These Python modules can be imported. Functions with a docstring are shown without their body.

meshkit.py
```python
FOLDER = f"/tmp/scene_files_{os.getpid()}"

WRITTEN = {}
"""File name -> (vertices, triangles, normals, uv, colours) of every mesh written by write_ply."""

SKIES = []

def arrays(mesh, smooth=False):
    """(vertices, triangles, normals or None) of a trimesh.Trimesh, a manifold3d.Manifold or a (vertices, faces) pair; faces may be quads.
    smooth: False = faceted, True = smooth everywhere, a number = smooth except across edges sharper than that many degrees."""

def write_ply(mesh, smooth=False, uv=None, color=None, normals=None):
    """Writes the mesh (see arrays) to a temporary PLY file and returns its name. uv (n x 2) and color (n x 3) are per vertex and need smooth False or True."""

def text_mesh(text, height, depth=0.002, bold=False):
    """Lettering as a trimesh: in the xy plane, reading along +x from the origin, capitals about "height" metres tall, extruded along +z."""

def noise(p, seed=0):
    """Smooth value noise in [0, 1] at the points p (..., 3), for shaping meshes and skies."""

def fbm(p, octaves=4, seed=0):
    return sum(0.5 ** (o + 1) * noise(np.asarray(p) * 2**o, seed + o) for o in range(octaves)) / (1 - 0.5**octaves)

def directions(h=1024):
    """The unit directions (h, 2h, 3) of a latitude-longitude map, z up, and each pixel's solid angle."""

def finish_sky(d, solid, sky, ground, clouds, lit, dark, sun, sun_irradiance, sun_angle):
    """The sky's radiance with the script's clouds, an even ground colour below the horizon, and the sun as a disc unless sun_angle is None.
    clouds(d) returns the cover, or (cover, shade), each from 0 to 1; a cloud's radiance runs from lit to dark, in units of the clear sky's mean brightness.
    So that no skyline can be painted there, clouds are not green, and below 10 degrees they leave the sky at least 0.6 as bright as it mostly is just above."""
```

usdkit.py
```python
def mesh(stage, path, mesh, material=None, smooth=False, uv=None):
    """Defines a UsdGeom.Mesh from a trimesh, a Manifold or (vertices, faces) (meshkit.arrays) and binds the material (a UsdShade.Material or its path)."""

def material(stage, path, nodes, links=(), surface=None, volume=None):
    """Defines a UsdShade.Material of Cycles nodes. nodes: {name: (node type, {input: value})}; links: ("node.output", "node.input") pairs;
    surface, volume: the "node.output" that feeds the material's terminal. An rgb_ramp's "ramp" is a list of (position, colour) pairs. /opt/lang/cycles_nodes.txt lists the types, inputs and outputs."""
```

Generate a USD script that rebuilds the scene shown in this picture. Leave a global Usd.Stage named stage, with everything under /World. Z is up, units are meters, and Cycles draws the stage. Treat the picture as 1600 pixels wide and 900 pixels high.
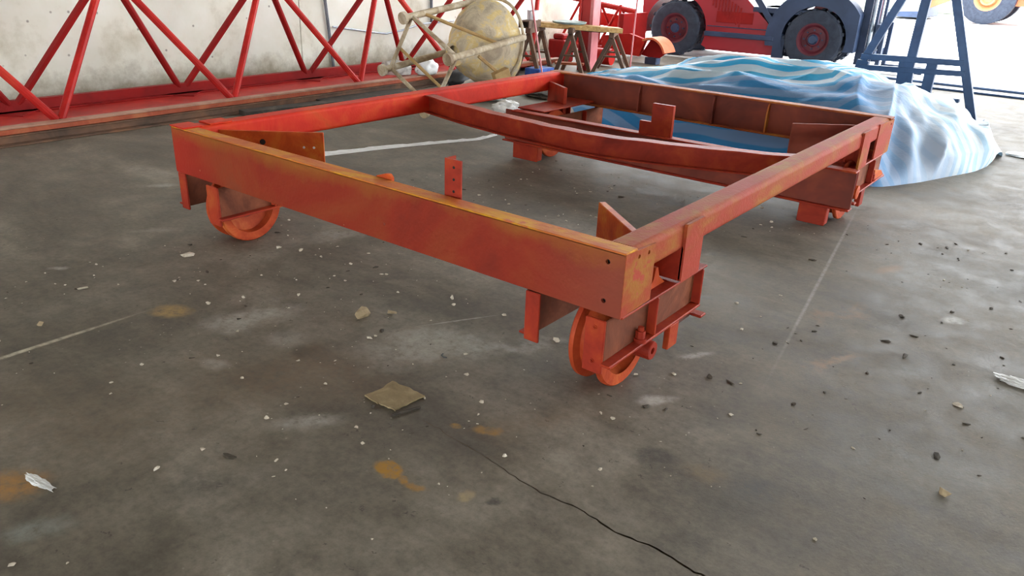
import math, random, numpy as np, trimesh, usdkit, meshkit
from shapely.geometry import Polygon, Point, box as sbox
from pxr import Usd, UsdGeom, UsdLux, UsdShade, Gf, Sdf

stage = Usd.Stage.CreateInMemory()
UsdGeom.SetStageUpAxis(stage, 'Z'); UsdGeom.SetStageMetersPerUnit(stage, 1.0)
UsdGeom.Xform.Define(stage, '/World'); UsdGeom.Scope.Define(stage, '/World/Looks')
random.seed(7); rng = np.random.default_rng(7)

# ---------------------------------------------------------------- camera
EYE = (0, 0, 1.5)
R_ = np.array([0.78853438, 0.61385225, 0.03740242]); U_ = np.array([-0.26998217, 0.29088341, 0.91787606]); F_ = np.array([-0.55256054, 0.73387482, -0.39510074])
cam = UsdGeom.Camera.Define(stage, '/World/camera')
M = Gf.Matrix4d(*R_, 0, *U_, 0, *(-F_), 0, *EYE, 1)
cam.AddTransformOp().Set(M)
cam.CreateHorizontalApertureAttr(36.0); cam.CreateVerticalApertureAttr(20.25)
cam.CreateFocalLengthAttr(36.0 * 1204.76 / 1600)
cam.CreateExposureAttr(0.0)
# ---------------------------------------------------------------- sky
dome = UsdLux.DomeLight.Define(stage, '/World/sky'); dome.CreateIntensityAttr(3.0); dome.CreateColorAttr(Gf.Vec3f(0.93, 0.97, 1.0))

# ---------------------------------------------------------------- helpers
def lin(c):
    c = np.asarray(c, float) / 255.0
    return tuple(np.where(c <= 0.04045, c / 12.92, ((c + 0.055) / 1.055) ** 2.4))
NAMES, OFF = {}, {}
def fresh(parent, name):
    k = NAMES.get((parent, name), -1) + 1
    NAMES[(parent, name)] = k
    return f'{parent}/{name}' + (f'_{k:03d}' if k else '')
def data(prim, **kw):
    for k, v in kw.items():
        if v: prim.SetCustomDataByKey(k, v)
def thing(name, label, cat, loc=(0, 0, 0), group=None):
    path = fresh('/World', name)
    x = UsdGeom.Xform.Define(stage, path); x.AddTranslateOp().Set(Gf.Vec3d(*map(float, loc)))
    OFF[path] = np.array(loc, float)
    data(x.GetPrim(), label=label, category=cat, group=group)
    return path
def obj(name, mesh, mat, parent='/World', label=None, cat=None, group=None, kind=None, smooth=32, uv=None):
    """one mesh prim; vertices are given in world coordinates"""
    path = fresh(parent, name)
    if isinstance(mesh, (list,)): mesh = trimesh.util.concatenate(mesh)
    off = OFF.get(parent, np.zeros(3))
    if parent == '/World':
        b = mesh.bounds; loc = np.array([(b[0][0] + b[1][0]) / 2, (b[0][1] + b[1][1]) / 2, b[0][2]])
    else:
        loc = off
    mesh = mesh.copy(); mesh.apply_translation(-loc)
    m = usdkit.mesh(stage, path, mesh, mat, smooth=smooth, uv=uv)
    if parent == '/World': m.AddTranslateOp().Set(Gf.Vec3d(*map(float, loc)))
    OFF[path] = loc
    data(m.GetPrim(), label=label, category=cat, group=group, kind=kind)
    return path
def hull(pts): return trimesh.convex.convex_hull(np.asarray(pts, float))
def cbox(x0, x1, y0, y1, z0, z1, c=0.004):
    x0, x1 = min(x0, x1), max(x0, x1); y0, y1 = min(y0, y1), max(y0, y1); z0, z1 = min(z0, z1), max(z0, z1)
    c = min(c, (x1 - x0) * .3, (y1 - y0) * .3, (z1 - z0) * .3)
    p = []
    for x, sx in ((x0, 1), (x1, -1)):
        for y, sy in ((y0, 1), (y1, -1)):
            for z, sz in ((z0, 1), (z1, -1)):
                p += [(x, y + sy * c, z + sz * c), (x + sx * c, y, z + sz * c), (x + sx * c, y + sy * c, z)]
    return hull(p)
def frame(d, up=(0, 0, 1)):
    d = np.asarray(d, float); d = d / np.linalg.norm(d)
    up = np.asarray(up, float)
    if abs(d @ up) > .98: up = np.array([1., 0, 0])
    s = np.cross(d, up); s /= np.linalg.norm(s); t = np.cross(s, d)
    return d, s, t
def bar(p, q, w, h, up=(0, 0, 1), c=.003):
    p, q = np.asarray(p, float), np.asarray(q, float)
    d, s, t = frame(q - p, up); L = np.linalg.norm(q - p)
    m = cbox(-w / 2, w / 2, -h / 2, h / 2, 0, L, c)
    T = np.eye(4); T[:3, 0] = s; T[:3, 1] = t; T[:3, 2] = -np.cross(t, s); T[:3, 3] = p
    T[:3, 2] = d
    if np.linalg.det(T[:3, :3]) < 0: T[:3, 0] *= -1
    m.apply_transform(T); return m
def tube(pts, r, n=10, caps=True):
    pts = np.asarray(pts, float); k = len(pts); r = np.broadcast_to(r, (k,))
    tang = np.gradient(pts, axis=0); tang /= np.linalg.norm(tang, axis=1)[:, None]
    _, s, t = frame(tang[0]); V = []
    for i in range(k):
        s = s - tang[i] * (s @ tang[i]); s /= np.linalg.norm(s); t = np.cross(tang[i], s)
        a = np.linspace(0, 2 * np.pi, n, endpoint=False)
        V.append(pts[i] + r[i] * (np.cos(a)[:, None] * s + np.sin(a)[:, None] * t))
    V = np.vstack(V); F = []
    for i in range(k - 1):
        for j in range(n):
            a, b = i * n + j, i * n + (j + 1) % n
            F += [(a, b, b + n), (a, b + n, a + n)]
    if caps:
        c0, c1 = len(V), len(V) + 1
        V = np.vstack([V, pts[0], pts[-1]])
        for j in range(n):
            F += [(c0, (j + 1) % n, j), (c1, (k - 1) * n + j, (k - 1) * n + (j + 1) % n)]
    return trimesh.Trimesh(V, F, process=False)
def rod(p, q, r, n=10): return tube([p, q], r, n)
def extr(poly, axis, a0, a1):
    m = trimesh.creation.extrude_polygon(poly, a1 - a0, engine='earcut')
    v = m.vertices.copy(); f = m.faces.copy()
    if axis == 'x': v = np.stack([v[:, 2] + a0, v[:, 0], v[:, 1]], 1)
    elif axis == 'y': v = np.stack([v[:, 0], v[:, 2] + a0, v[:, 1]], 1); f = f[:, ::-1]
    else: v = v + [0, 0, a0]
    return trimesh.Trimesh(v, f, process=False)
def lathe(prof, axis, center, n=40):
    """prof: list of (along, radius), revolved about the axis through center"""
    prof = np.asarray(prof, float); a = np.linspace(0, 2 * np.pi, n, endpoint=False)
    _, s, t = frame(axis); ax = np.asarray(axis, float) / np.linalg.norm(axis)
    ring = np.cos(a)[:, None] * s + np.sin(a)[:, None] * t
    V = np.vstack([np.asarray(center) + p[0] * ax + p[1] * ring for p in prof]); F = []
    for i in range(len(prof) - 1):
        for j in range(n):
            q, w = i * n + j, i * n + (j + 1) % n
            F += [(q, w, w + n), (q, w + n, q + n)]
    m = trimesh.Trimesh(V, F, process=True); m.remove_unreferenced_vertices(); trimesh.repair.fix_normals(m); return m
def lump(c, rad, amp=.25, seed=0, sub=3, freq=2.2, flat=True, rot=0):
    m = trimesh.creation.icosphere(sub); v = m.vertices
    n = meshkit.fbm(v * freq + seed * 7.3 + 50, 3, seed) - .5
    v = v * (1 + amp * 2 * n)[:, None] * np.asarray(rad)
    cr, sr = math.cos(rot), math.sin(rot); v = v @ np.array([[cr, sr, 0], [-sr, cr, 0], [0, 0, 1]])
    if flat: v[:, 2] = np.maximum(v[:, 2], -rad[2] * .55)
    v[:, 2] -= v[:, 2].min()
    m.vertices = v + np.asarray(c); return m
def rock(c, rad, seed):
    r = np.random.default_rng(seed); p = r.normal(size=(14, 3)); p /= np.linalg.norm(p, axis=1)[:, None]
    p = p * np.asarray(rad) * r.uniform(.75, 1.1, (14, 1)); a = r.uniform(0, 6.3)
    p[:, :2] = p[:, :2] @ np.array([[math.cos(a), -math.sin(a)], [math.sin(a), math.cos(a)]])
    p[:, 2] = np.maximum(p[:, 2], -rad[2] * .5); p[:, 2] -= p[:, 2].min()
    return hull(p + np.asarray(c))

# ---------------------------------------------------------------- materials
def mat(name, stops, scale=6, detail=5, rough=.6, bump=.15, bscale=60, metallic=0, dist=.6, spec=.5, trans=0, stretch=(1, 1, 1), emit=None, lohi=(.32, .68)):
    n = {'g': ('geometry', {}),
         'mp': ('mapping', {'mapping_type': 'point', 'scale': stretch}),
         'n1': ('noise_texture', {'scale': scale, 'detail': detail, 'roughness': .62, 'distortion': dist}),
         'mr': ('map_range', {'from_min': lohi[0], 'from_max': lohi[1], 'to_min': 0., 'to_max': 1., 'clamp': True}),
         'r': ('rgb_ramp', {'ramp': [(p, lin(c)) for p, c in stops]}),
         'n2': ('noise_texture', {'scale': bscale, 'detail': 4., 'roughness': .6}),
         'b': ('bump', {'strength': bump, 'distance': .01}),
         'p': ('principled_bsdf', {'roughness': rough, 'metallic': metallic, 'specular_ior_level': spec})}
    l = [('g.position', 'mp.vector'), ('mp.vector', 'n1.vector'), ('n1.fac', 'mr.value'), ('mr.result', 'r.fac'), ('r.color', 'p.base_color'),
         ('g.position', 'n2.vector'), ('n2.fac', 'b.height'), ('b.normal', 'p.normal')]
    return usdkit.material(stage, f'/World/Looks/{name}', n, l, surface='p.BSDF')

RED_DK, RED_M, RED_OR, RED_PK = (112, 48, 38), (150, 52, 38), (176, 84, 44), (176, 84, 74)
YEL, OCH = (196, 146, 44), (160, 106, 44)
def front_material():
    """red oxide with brighter red at the left end and ochre overspray along the upper edge"""
    n = {'g': ('geometry', {}), 's': ('separate_xyz', {}),
         'n1': ('noise_texture', {'scale': 1.5, 'detail': 6., 'roughness': .62, 'distortion': .6}),
         'r1': ('rgb_ramp', {'ramp': [(.3, lin((116, 38, 26))), (.48, lin((136, 44, 27))), (.6, lin((140, 58, 32))), (.72, lin((128, 66, 44)))]}),
         'zr': ('map_range', {'from_min': .44, 'from_max': .59, 'to_min': -.26, 'to_max': .25, 'clamp': True}),
         'n2': ('noise_texture', {'scale': 2.1, 'detail': 8., 'roughness': .65}), 'a': ('math', {'math_type': 'add'}),
         'c': ('map_range', {'from_min': .56, 'from_max': .84, 'to_min': 0., 'to_max': .85, 'clamp': True}),
         'm': ('mix_color', {'b': lin((146, 88, 34))}),
         'xr': ('map_range', {'from_min': -3.55, 'from_max': -3.95, 'to_min': 0., 'to_max': .7, 'clamp': True}), 'm2': ('mix_color', {'b': lin((168, 44, 32))}),
         'xq': ('map_range', {'from_min': -1.55, 'from_max': -1.2, 'to_min': 0., 'to_max': .5, 'clamp': True}), 'm3': ('mix_color', {'b': lin((134, 78, 60))}),
         'b': ('bump', {'strength': .12, 'distance': .01}), 'n3': ('noise_texture', {'scale': 60., 'detail': 4.}),
         'v': ('voronoi_texture', {'scale': 9.}), 'rv': ('rgb_ramp', {'ramp': [(0, (.9, .9, .9)), (.04, (.5, .5, .5)), (.06, (0, 0, 0)), (1, (0, 0, 0))]}), 'm4': ('mix_color', {'b': lin((176, 140, 110))}),
         'p': ('principled_bsdf', {'roughness': .55, 'specular_ior_level': .18})}
    l = [('g.position', 'n1.vector'), ('n1.fac', 'r1.fac'), ('g.position', 's.vector'), ('s.z', 'zr.value'), ('g.position', 'n2.vector'), ('n2.fac', 'a.value1'), ('zr.result', 'a.value2'), ('a.value', 'c.value'),
         ('r1.color', 'm2.a'), ('s.x', 'xr.value'), ('xr.result', 'm2.fac'), ('m2.result', 'm3.a'), ('s.x', 'xq.value'), ('xq.result', 'm3.fac'), ('m3.result', 'm.a'), ('c.result', 'm.fac'),
         ('g.position', 'v.vector'), ('v.distance', 'rv.fac'), ('m.result', 'm4.a'), ('rv.color', 'm4.fac'), ('m4.result', 'p.base_color'),
         ('g.position', 'n3.vector'), ('n3.fac', 'b.height'), ('b.normal', 'p.normal')]
    return usdkit.material(stage, '/World/Looks/paint_front_beam', n, l, surface='p.BSDF')
m_front = front_material()
m_top = mat('paint_worn_top', [(0, (182, 87, 48)), (.35, (192, 103, 50)), (.6, (200, 125, 45)), (.85, (210, 150, 37)), (1, (192, 103, 60))], scale=2.6, rough=.6, bump=.2, stretch=(1.5, 3, 3), spec=.16)
m_right = mat('paint_right_beam', [(0, (168, 65, 51)), (.35, (160, 65, 43)), (.6, (160, 81, 42)), (.85, (160, 103, 42)), (1, (170, 70, 54))], scale=2.6, rough=.66, spec=.16, bump=.25, stretch=(2, .9, 2))
m_left = mat('paint_left_beam', [(0, (168, 38, 24)), (.5, (200, 46, 28)), (.8, (204, 66, 32)), (1, (180, 78, 30))], scale=2.2, rough=.6, spec=.16, bump=.12)
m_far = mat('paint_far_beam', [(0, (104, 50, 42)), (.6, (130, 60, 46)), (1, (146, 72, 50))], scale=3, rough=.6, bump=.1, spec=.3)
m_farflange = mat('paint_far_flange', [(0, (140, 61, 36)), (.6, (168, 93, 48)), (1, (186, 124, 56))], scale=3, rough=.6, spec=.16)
m_bogie = mat('paint_bogie', [(0, (128, 40, 28)), (.5, (154, 50, 33)), (.8, (166, 62, 34)), (1, (172, 79, 41))], scale=5, rough=.5, bump=.15, spec=.16)
m_bogiedk = mat('paint_bogie_web', [(0, (92, 51, 37)), (.6, (124, 70, 49)), (1, (150, 91, 65))], scale=4, rough=.65, spec=.16)
m_wheel = mat('paint_wheel', [(0, (150, 50, 29)), (.6, (180, 76, 40)), (1, (196, 101, 53))], scale=7, rough=.5, spec=.16)
m_wheeldk = mat('rusty_wheel_hub', [(0, (66, 34, 28)), (1, (120, 60, 44))], scale=12, rough=.7)
m_hole = mat('hole_dark', [(0, (24, 18, 16)), (1, (34, 24, 20))], rough=.9)
m_orangeplate = mat('paint_orange_plate', [(0, (168, 61, 32)), (.5, (196, 88, 38)), (1, (206, 129, 48))], scale=6, rough=.5, spec=.16)
m_truss = mat('paint_truss_red', [(0, (158, 29, 26)), (.6, (186, 39, 34)), (1, (196, 60, 46))], scale=3, rough=.45, spec=.16)
m_trussdk = mat('paint_truss_dark', [(0, (132, 27, 27)), (1, (158, 32, 30))], scale=3, rough=.5, spec=.16)
m_rail = mat('worn_rail_top', [(0, (150, 100, 82)), (1, (184, 142, 120))], scale=4, rough=.5)
m_orangerust = mat('orange_rust', [(0, (134, 66, 40)), (.5, (164, 76, 46)), (1, (176, 100, 62))], scale=4, rough=.7)
m_brown = mat('brown_rust_steel', [(0, (74, 56, 44)), (.6, (104, 76, 58)), (1, (132, 92, 66))], scale=3, rough=.75)
m_wood = mat('weathered_plank', [(0, (150, 112, 62)), (.6, (184, 142, 84)), (1, (200, 168, 112))], scale=4, rough=.7, stretch=(1, 6, 6))
m_darkwood = mat('dark_board', [(0, (38, 34, 30)), (.6, (58, 52, 46)), (1, (86, 78, 68))], scale=5, rough=.8)
m_pipe = mat('cement_stained_pipe', [(0, (142, 122, 98)), (.5, (176, 158, 130)), (1, (206, 196, 178))], scale=8, rough=.7)
m_pipey = mat('ochre_pipe', [(0, (160, 126, 78)), (1, (190, 158, 108))], scale=8, rough=.7)
m_cement = mat('cement_crusted_hopper', [(0, (170, 154, 134)), (.4, (204, 188, 162)), (.62, (220, 194, 132)), (1, (230, 220, 202))], scale=5, detail=8, rough=.85, bump=.6, bscale=25)
m_white = mat('white_plastic', [(0, (206, 206, 206)), (1, (236, 236, 236))], scale=9, rough=.5)
m_sack = mat('grey_white_sack', [(0, (150, 146, 142)), (1, (214, 210, 206))], scale=9, rough=.8)
m_black = mat('black_plastic', [(0, (22, 23, 26)), (1, (48, 48, 52))], scale=9, rough=.5)
m_blue = mat('blue_plastic', [(0, (22, 60, 140)), (1, (50, 100, 190))], scale=9, rough=.5)
m_can = mat('metal_can', [(0, (190, 192, 200)), (1, (226, 228, 234))], scale=9, rough=.3, metallic=.5)
m_disc = mat('grey_green_disc', [(0, (112, 128, 124)), (1, (150, 164, 158))], scale=9, rough=.6)
m_post = mat('post_red', [(0, (168, 38, 40)), (1, (192, 54, 54))], scale=3, rough=.4)
m_pink = mat('post_flange_pink', [(0, (206, 116, 122)), (1, (226, 150, 152))], scale=3, rough=.35)
m_flred = mat('forklift_red', [(0, (150, 34, 46)), (1, (168, 44, 56))], scale=1.2, rough=.35, bump=.03)
m_fldark = mat('forklift_dark', [(0, (36, 52, 80)), (1, (52, 70, 102))], scale=3, rough=.5)  # dark parts; the blue is lens glare put into the colour
m_tyre = mat('tyre_rubber', [(0, (36, 44, 60)), (1, (56, 64, 80))], scale=10, rough=.8)  # dark rubber with bluish veiling glare painted into it
m_rim = mat('rim_red', [(0, (84, 28, 42)), (1, (110, 38, 52))], scale=6, rough=.5)
m_glaresteel = mat('glare_tinted_steel', [(0, (36, 60, 96)), (1, (56, 84, 122))], scale=3, rough=.5)  # dark steel, its blue is veiling glare mixed into the base colour
m_silver = mat('silver_steel', [(0, (150, 160, 172)), (1, (196, 204, 212))], scale=8, rough=.3, metallic=.4)
m_ldorange = mat('loader_orange', [(0, (226, 110, 70)), (1, (240, 140, 96))], scale=2, rough=.5)
m_card = mat('cardboard_piece', [(0, (128, 112, 82)), (.6, (146, 128, 96)), (1, (164, 146, 112))], scale=14, rough=.9, bump=.2)
m_stone = mat('pale_stone', [(0, (170, 158, 138)), (1, (214, 206, 192))], scale=20, rough=.9)
m_tan = mat('tan_stone', [(0, (140, 122, 94)), (1, (178, 160, 130))], scale=20, rough=.9)
m_dark = mat('dark_scrap', [(0, (52, 46, 40)), (1, (84, 76, 66))], scale=20, rough=.9)
m_steel = mat('grey_steel', [(0, (84, 90, 100)), (1, (120, 126, 134))], scale=4, rough=.5)
m_kerb = mat('pale_kerb', [(0, (120, 128, 112)), (1, (150, 156, 142))], scale=2, rough=.9)
m_out = mat('outside_concrete', [(0, (180, 180, 178)), (1, (206, 206, 204))], scale=.7, rough=.9)
m_roof = mat('roof_sheet', [(0, (150, 146, 138)), (1, (176, 172, 164))], scale=1, rough=.7)

# floor: dusty concrete with patches at real places
def floor_material():
    n = {'g': ('geometry', {}),
         'wn': ('noise_texture', {'scale': 3.2, 'detail': 6., 'roughness': .65}),
         'ws': ('vector_math', {'math_type': 'subtract', 'vector2': (.5, .5, .5)}),
         'wm': ('vector_math', {'math_type': 'scale', 'scale': .6}),
         'wp': ('vector_math', {'math_type': 'add'}),
         'mp': ('mapping', {'mapping_type': 'point', 'rotation': (0, 0, .6), 'scale': (1, 1.6, 1)}),
         'n1': ('noise_texture', {'scale': .9, 'detail': 9., 'roughness': .62, 'distortion': .4}),
         'r1': ('rgb_ramp', {'ramp': [(.3, lin((84, 78, 70))), (.44, lin((104, 96, 85))), (.55, lin((120, 112, 100))), (.68, lin((138, 130, 119)))]}),
         'n2': ('noise_texture', {'scale': 5.5, 'detail': 8., 'roughness': .7}),
         'r2': ('rgb_ramp', {'ramp': [(.36, (.55, .54, .52)), (.5, (.92, .92, .91)), (.7, (1.3, 1.3, 1.32))]}),
         'm1': ('mix_color', {'blend_type': 'multiply', 'fac': .8, 'use_clamp': False}),
         'n3': ('noise_texture', {'scale': 38., 'detail': 5., 'roughness': .75}),
         'r3': ('rgb_ramp', {'ramp': [(.3, (.6, .6, .6)), (.5, (1, 1, 1)), (.72, (1.3, 1.3, 1.3))]}),
         'm2': ('mix_color', {'blend_type': 'multiply', 'fac': .6, 'use_clamp': False}),
         'mp8': ('mapping', {'mapping_type': 'point', 'rotation': (0, 0, -.95), 'scale': (3., 16., 1.)}), 'n8': ('noise_texture', {'scale': 1.0, 'detail': 6., 'roughness': .7, 'distortion': 1.2}), 'r8': ('rgb_ramp', {'ramp': [(.34, (.8, .8, .8)), (.5, (1, 1, 1)), (.68, (1.22, 1.21, 1.19))]}), 'm8': ('mix_color', {'blend_type': 'multiply', 'fac': .32, 'use_clamp': False}),
         'v4': ('voronoi_texture', {'scale': 20., 'randomness': 1.}),
         'r4': ('rgb_ramp', {'ramp': [(0, (1, 1, 1)), (.05, (.7, .7, .7)), (.085, (0, 0, 0)), (1, (0, 0, 0))]}),
         'n5': ('noise_texture', {'scale': 1.1, 'detail': 3.}), 'r5': ('rgb_ramp', {'ramp': [(.48, (0, 0, 0)), (.66, (.8, .8, .8))]}),
         'm5': ('math', {'math_type': 'multiply'}),
         'm4': ('mix_color', {'blend_type': 'mix', 'b': lin((196, 190, 178))}),
         'v6': ('voronoi_texture', {'scale': 9., 'randomness': 1.}),
         'r6': ('rgb_ramp', {'ramp': [(0, (.8, .8, .8)), (.06, (.5, .5, .5)), (.1, (0, 0, 0)), (1, (0, 0, 0))]}),
         'm6': ('mix_color', {'blend_type': 'mix', 'b': lin((58, 52, 46))}),
         'bn': ('noise_texture', {'scale': 90., 'detail': 6., 'roughness': .7}),
         'b': ('bump', {'strength': .13, 'distance': .01}),
         'rr': ('map_range', {'from_min': .3, 'from_max': .7, 'to_min': .5, 'to_max': .8}),
         'p': ('principled_bsdf', {'roughness': .6, 'specular_ior_level': .42})}
    l = [('g.position', 'wn.vector'), ('wn.color', 'ws.vector1'), ('ws.vector', 'wm.vector1'), ('wm.vector', 'wp.vector2'), ('g.position', 'wp.vector1'),
         ('g.position', 'mp.vector'), ('mp.vector', 'n1.vector'), ('n1.fac', 'r1.fac'), ('g.position', 'n2.vector'), ('n2.fac', 'r2.fac'),
         ('r1.color', 'm1.a'), ('r2.color', 'm1.b'), ('g.position', 'n3.vector'), ('n3.fac', 'r3.fac'), ('m1.result', 'm2.a'), ('r3.color', 'm2.b'),
         ('g.position', 'v4.vector'), ('v4.distance', 'r4.fac'), ('g.position', 'n5.vector'), ('n5.fac', 'r5.fac'), ('r4.color', 'm5.value1'), ('r5.color', 'm5.value2'),
         ('g.position', 'mp8.vector'), ('mp8.vector', 'n8.vector'), ('n8.fac', 'r8.fac'), ('m2.result', 'm8.a'), ('r8.color', 'm8.b'), ('m8.result', 'm4.a'), ('m5.value', 'm4.fac'), ('wp.vector', 'v6.vector'), ('v6.distance', 'r6.fac'), ('m4.result', 'm6.a'), ('r6.color', 'm6.fac'),
         ('g.position', 'bn.vector'), ('bn.fac', 'b.height'), ('b.normal', 'p.normal'), ('n2.fac', 'rr.value'), ('rr.result', 'p.roughness')]
    W, Y, D, BR, GR = (176, 172, 164), (176, 128, 34), (66, 62, 58), (120, 96, 72), (150, 152, 150)
    patches = [  # cx, cy, rx, ry, angle, colour, strength, hardness
        (-2.72, 1.80, .26, .16, .9, W, .6, .2), (-1.96, 2.05, .42, .2, .9, W, .6, .1), (-1.7, 2.35, .3, .08, .9, W, .4, .2), (-1.90, 1.38, .16, .06, .9, W, .65, .2),
        (-2.49, 1.40, .08, .05, .4, W, .6, .2), (-2.75, 1.62, .14, .1, .4, W, .35, .1), (-2.45, 1.72, .12, .1, .4, W, .4, .1), (-1.05, 2.32, .09, .04, .9, (200, 196, 190), .6, .3),
        (-1.495, 1.381, .055, .042, 0, Y, 1.0, .75), (-1.42, 1.372, .025, .02, 0, Y, .7, .5), (-1.37, 1.374, .04, .02, .4, Y, .6, .4), (-1.40, 1.75, .06, .028, .5, Y, .6, .4), (-1.50, 1.70, .025, .018, .2, Y, .6, .4),
        (-1.225, 1.44, .026, .04, .2, (170, 150, 112), .6, .5), (-3.0, 2.95, .3, .07, .6, (140, 116, 60), .5, .2), (-2.7, 3.0, .3, .07, .5, (140, 116, 60), .4, .2),
        (-2.28, .60, .12, .09, .6, (176, 128, 66), .8, .2), (-3.05, 1.55, .10, .08, .5, (168, 138, 84), .75, .5), (-2.03, .56, .12, .06, 1.0, (150, 156, 150), .5, .1),
        (-.885, 2.00, .085, .06, .5, D, .75, .4), (-.56, 2.06, .13, .09, .5, (84, 84, 84), .7, .1), (-.72, 2.02, .09, .06, .3, (128, 108, 78), .5, .2),
        (-1.85, .98, .15, .08, .8, D, .55, .1), (-1.145, 1.47, .035, .02, .5, D, .8, .4), (-2.2, 1.55, .5, .3, .8, BR, .4, .1), (-2.5, .9, .9, .35, .6, BR, .25, .1), (-1.6, 1.25, .3, .25, .8, D, .3, .1),
        (-.73, 4.41, .16, .05, 1.2, (160, 120, 84), .6, .1), (-.63, 3.06, .22, .06, 1.2, (160, 124, 90), .5, .1), (-.75, 3.6, .2, .06, 1.2, (160, 124, 90), .4, .1),
        (-.33, 3.9, .07, .05, .9, (226, 226, 224), .7, .2), (-.37, 3.2, .15, .08, .9, GR, .5, .1), (-1.1, 2.75, .1, .03, 1.0, (210, 206, 200), .5, .2),
        (-4.9, 2.55, .14, .05, .9, W, .55, .2), (-4.1, 2.05, .18, .05, .9, W, .3, .1), (-3.9, 1.45, .06, .03, .6, W, .6, .3),
        (-3.3, 2.7, .2, .1, .9, W, .4, .1), (-2.6, 2.5, .3, .05, 1.0, D, .4, .1), (-2.2, 2.35, .5, .1, .5, D, .4, .1),
        (-1.3, 1.9, .35, .1, .9, BR, .3, .1), (-.2, 2.5, .35, .25, .9, GR, .3, .05), (-.4, 4.5, 1.0, .5, 1.2, GR, .3, .05), (.2, 3.4, .6, .5, 1.2, GR, .3, .05),
        # paint lines and the crack
        (-3.13, .92, .56, .017, 1.5708, (206, 198, 176), .85, .3), (-2.05, 2.33, .20, .008, 1.05, W, .6, .3), (-1.0, 4.15, 1.55, .012, 1.72, (176, 172, 166), .55, .2)]
    last = 'm6.result'
    for i, (cx, cy, rx, ry, a, col, st, hard) in enumerate(patches):
        thin = ry < .02
        n[f'q{i}'] = ('mapping', {'mapping_type': 'texture', 'location': (cx, cy, 0), 'rotation': (0, 0, a), 'scale': (rx, ry, 1)})
        n[f'e{i}'] = ('vector_math', {'math_type': 'length'})
        n[f'f{i}'] = ('map_range', {'range_type': 'smoothstep', 'from_min': 1.15, 'from_max': min(hard, .95), 'to_min': 0., 'to_max': st, 'clamp': True})
        n[f'h{i}'] = ('mix_color', {'blend_type': 'mix', 'b': lin(col)})
        l += [(('g.position' if thin else f'ws{"" if 0 else ""}.vector') if False else ('g.position' if thin else 'wq.vector' if max(rx, ry) < .2 else 'wp.vector'), f'q{i}.vector'), (f'q{i}.vector', f'e{i}.vector1'), (f'e{i}.value', f'f{i}.value'),
              (f'f{i}.result', f'k{i}.value1'), ('r7.color', f'k{i}.value2'), (f'k{i}.value', f'h{i}.fac'), (last, f'h{i}.a')]
        n[f'k{i}'] = ('math', {'math_type': 'multiply', 'use_clamp': True})
        last = f'h{i}.result'
    n['wq'] = ('vector_math', {'math_type': 'add'}); n['wk'] = ('vector_math', {'math_type': 'scale', 'scale': .07})
    n['wf'] = ('noise_texture', {'scale': 14., 'detail': 5., 'roughness': .65}); n['wg'] = ('vector_math', {'math_type': 'subtract', 'vector2': (.5, .5, .5)})
    n['n7'] = ('noise_texture', {'scale': 24., 'detail': 7., 'roughness': .75}); n['r7'] = ('rgb_ramp', {'ramp': [(.34, (.12, .12, .12)), (.48, (.75, .75, .75)), (.66, (1.25, 1.25, 1.25))]})
    l += [('g.position', 'wf.vector'), ('wf.color', 'wg.vector1'), ('wg.vector', 'wk.vector1'), ('wk.vector', 'wq.vector2'), ('g.position', 'wq.vector1'), ('g.position', 'n7.vector'), ('n7.fac', 'r7.fac'), (last, 'p.base_color')]
    return usdkit.material(stage, '/World/Looks/dusty_concrete_floor', n, l, surface='p.BSDF')
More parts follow.
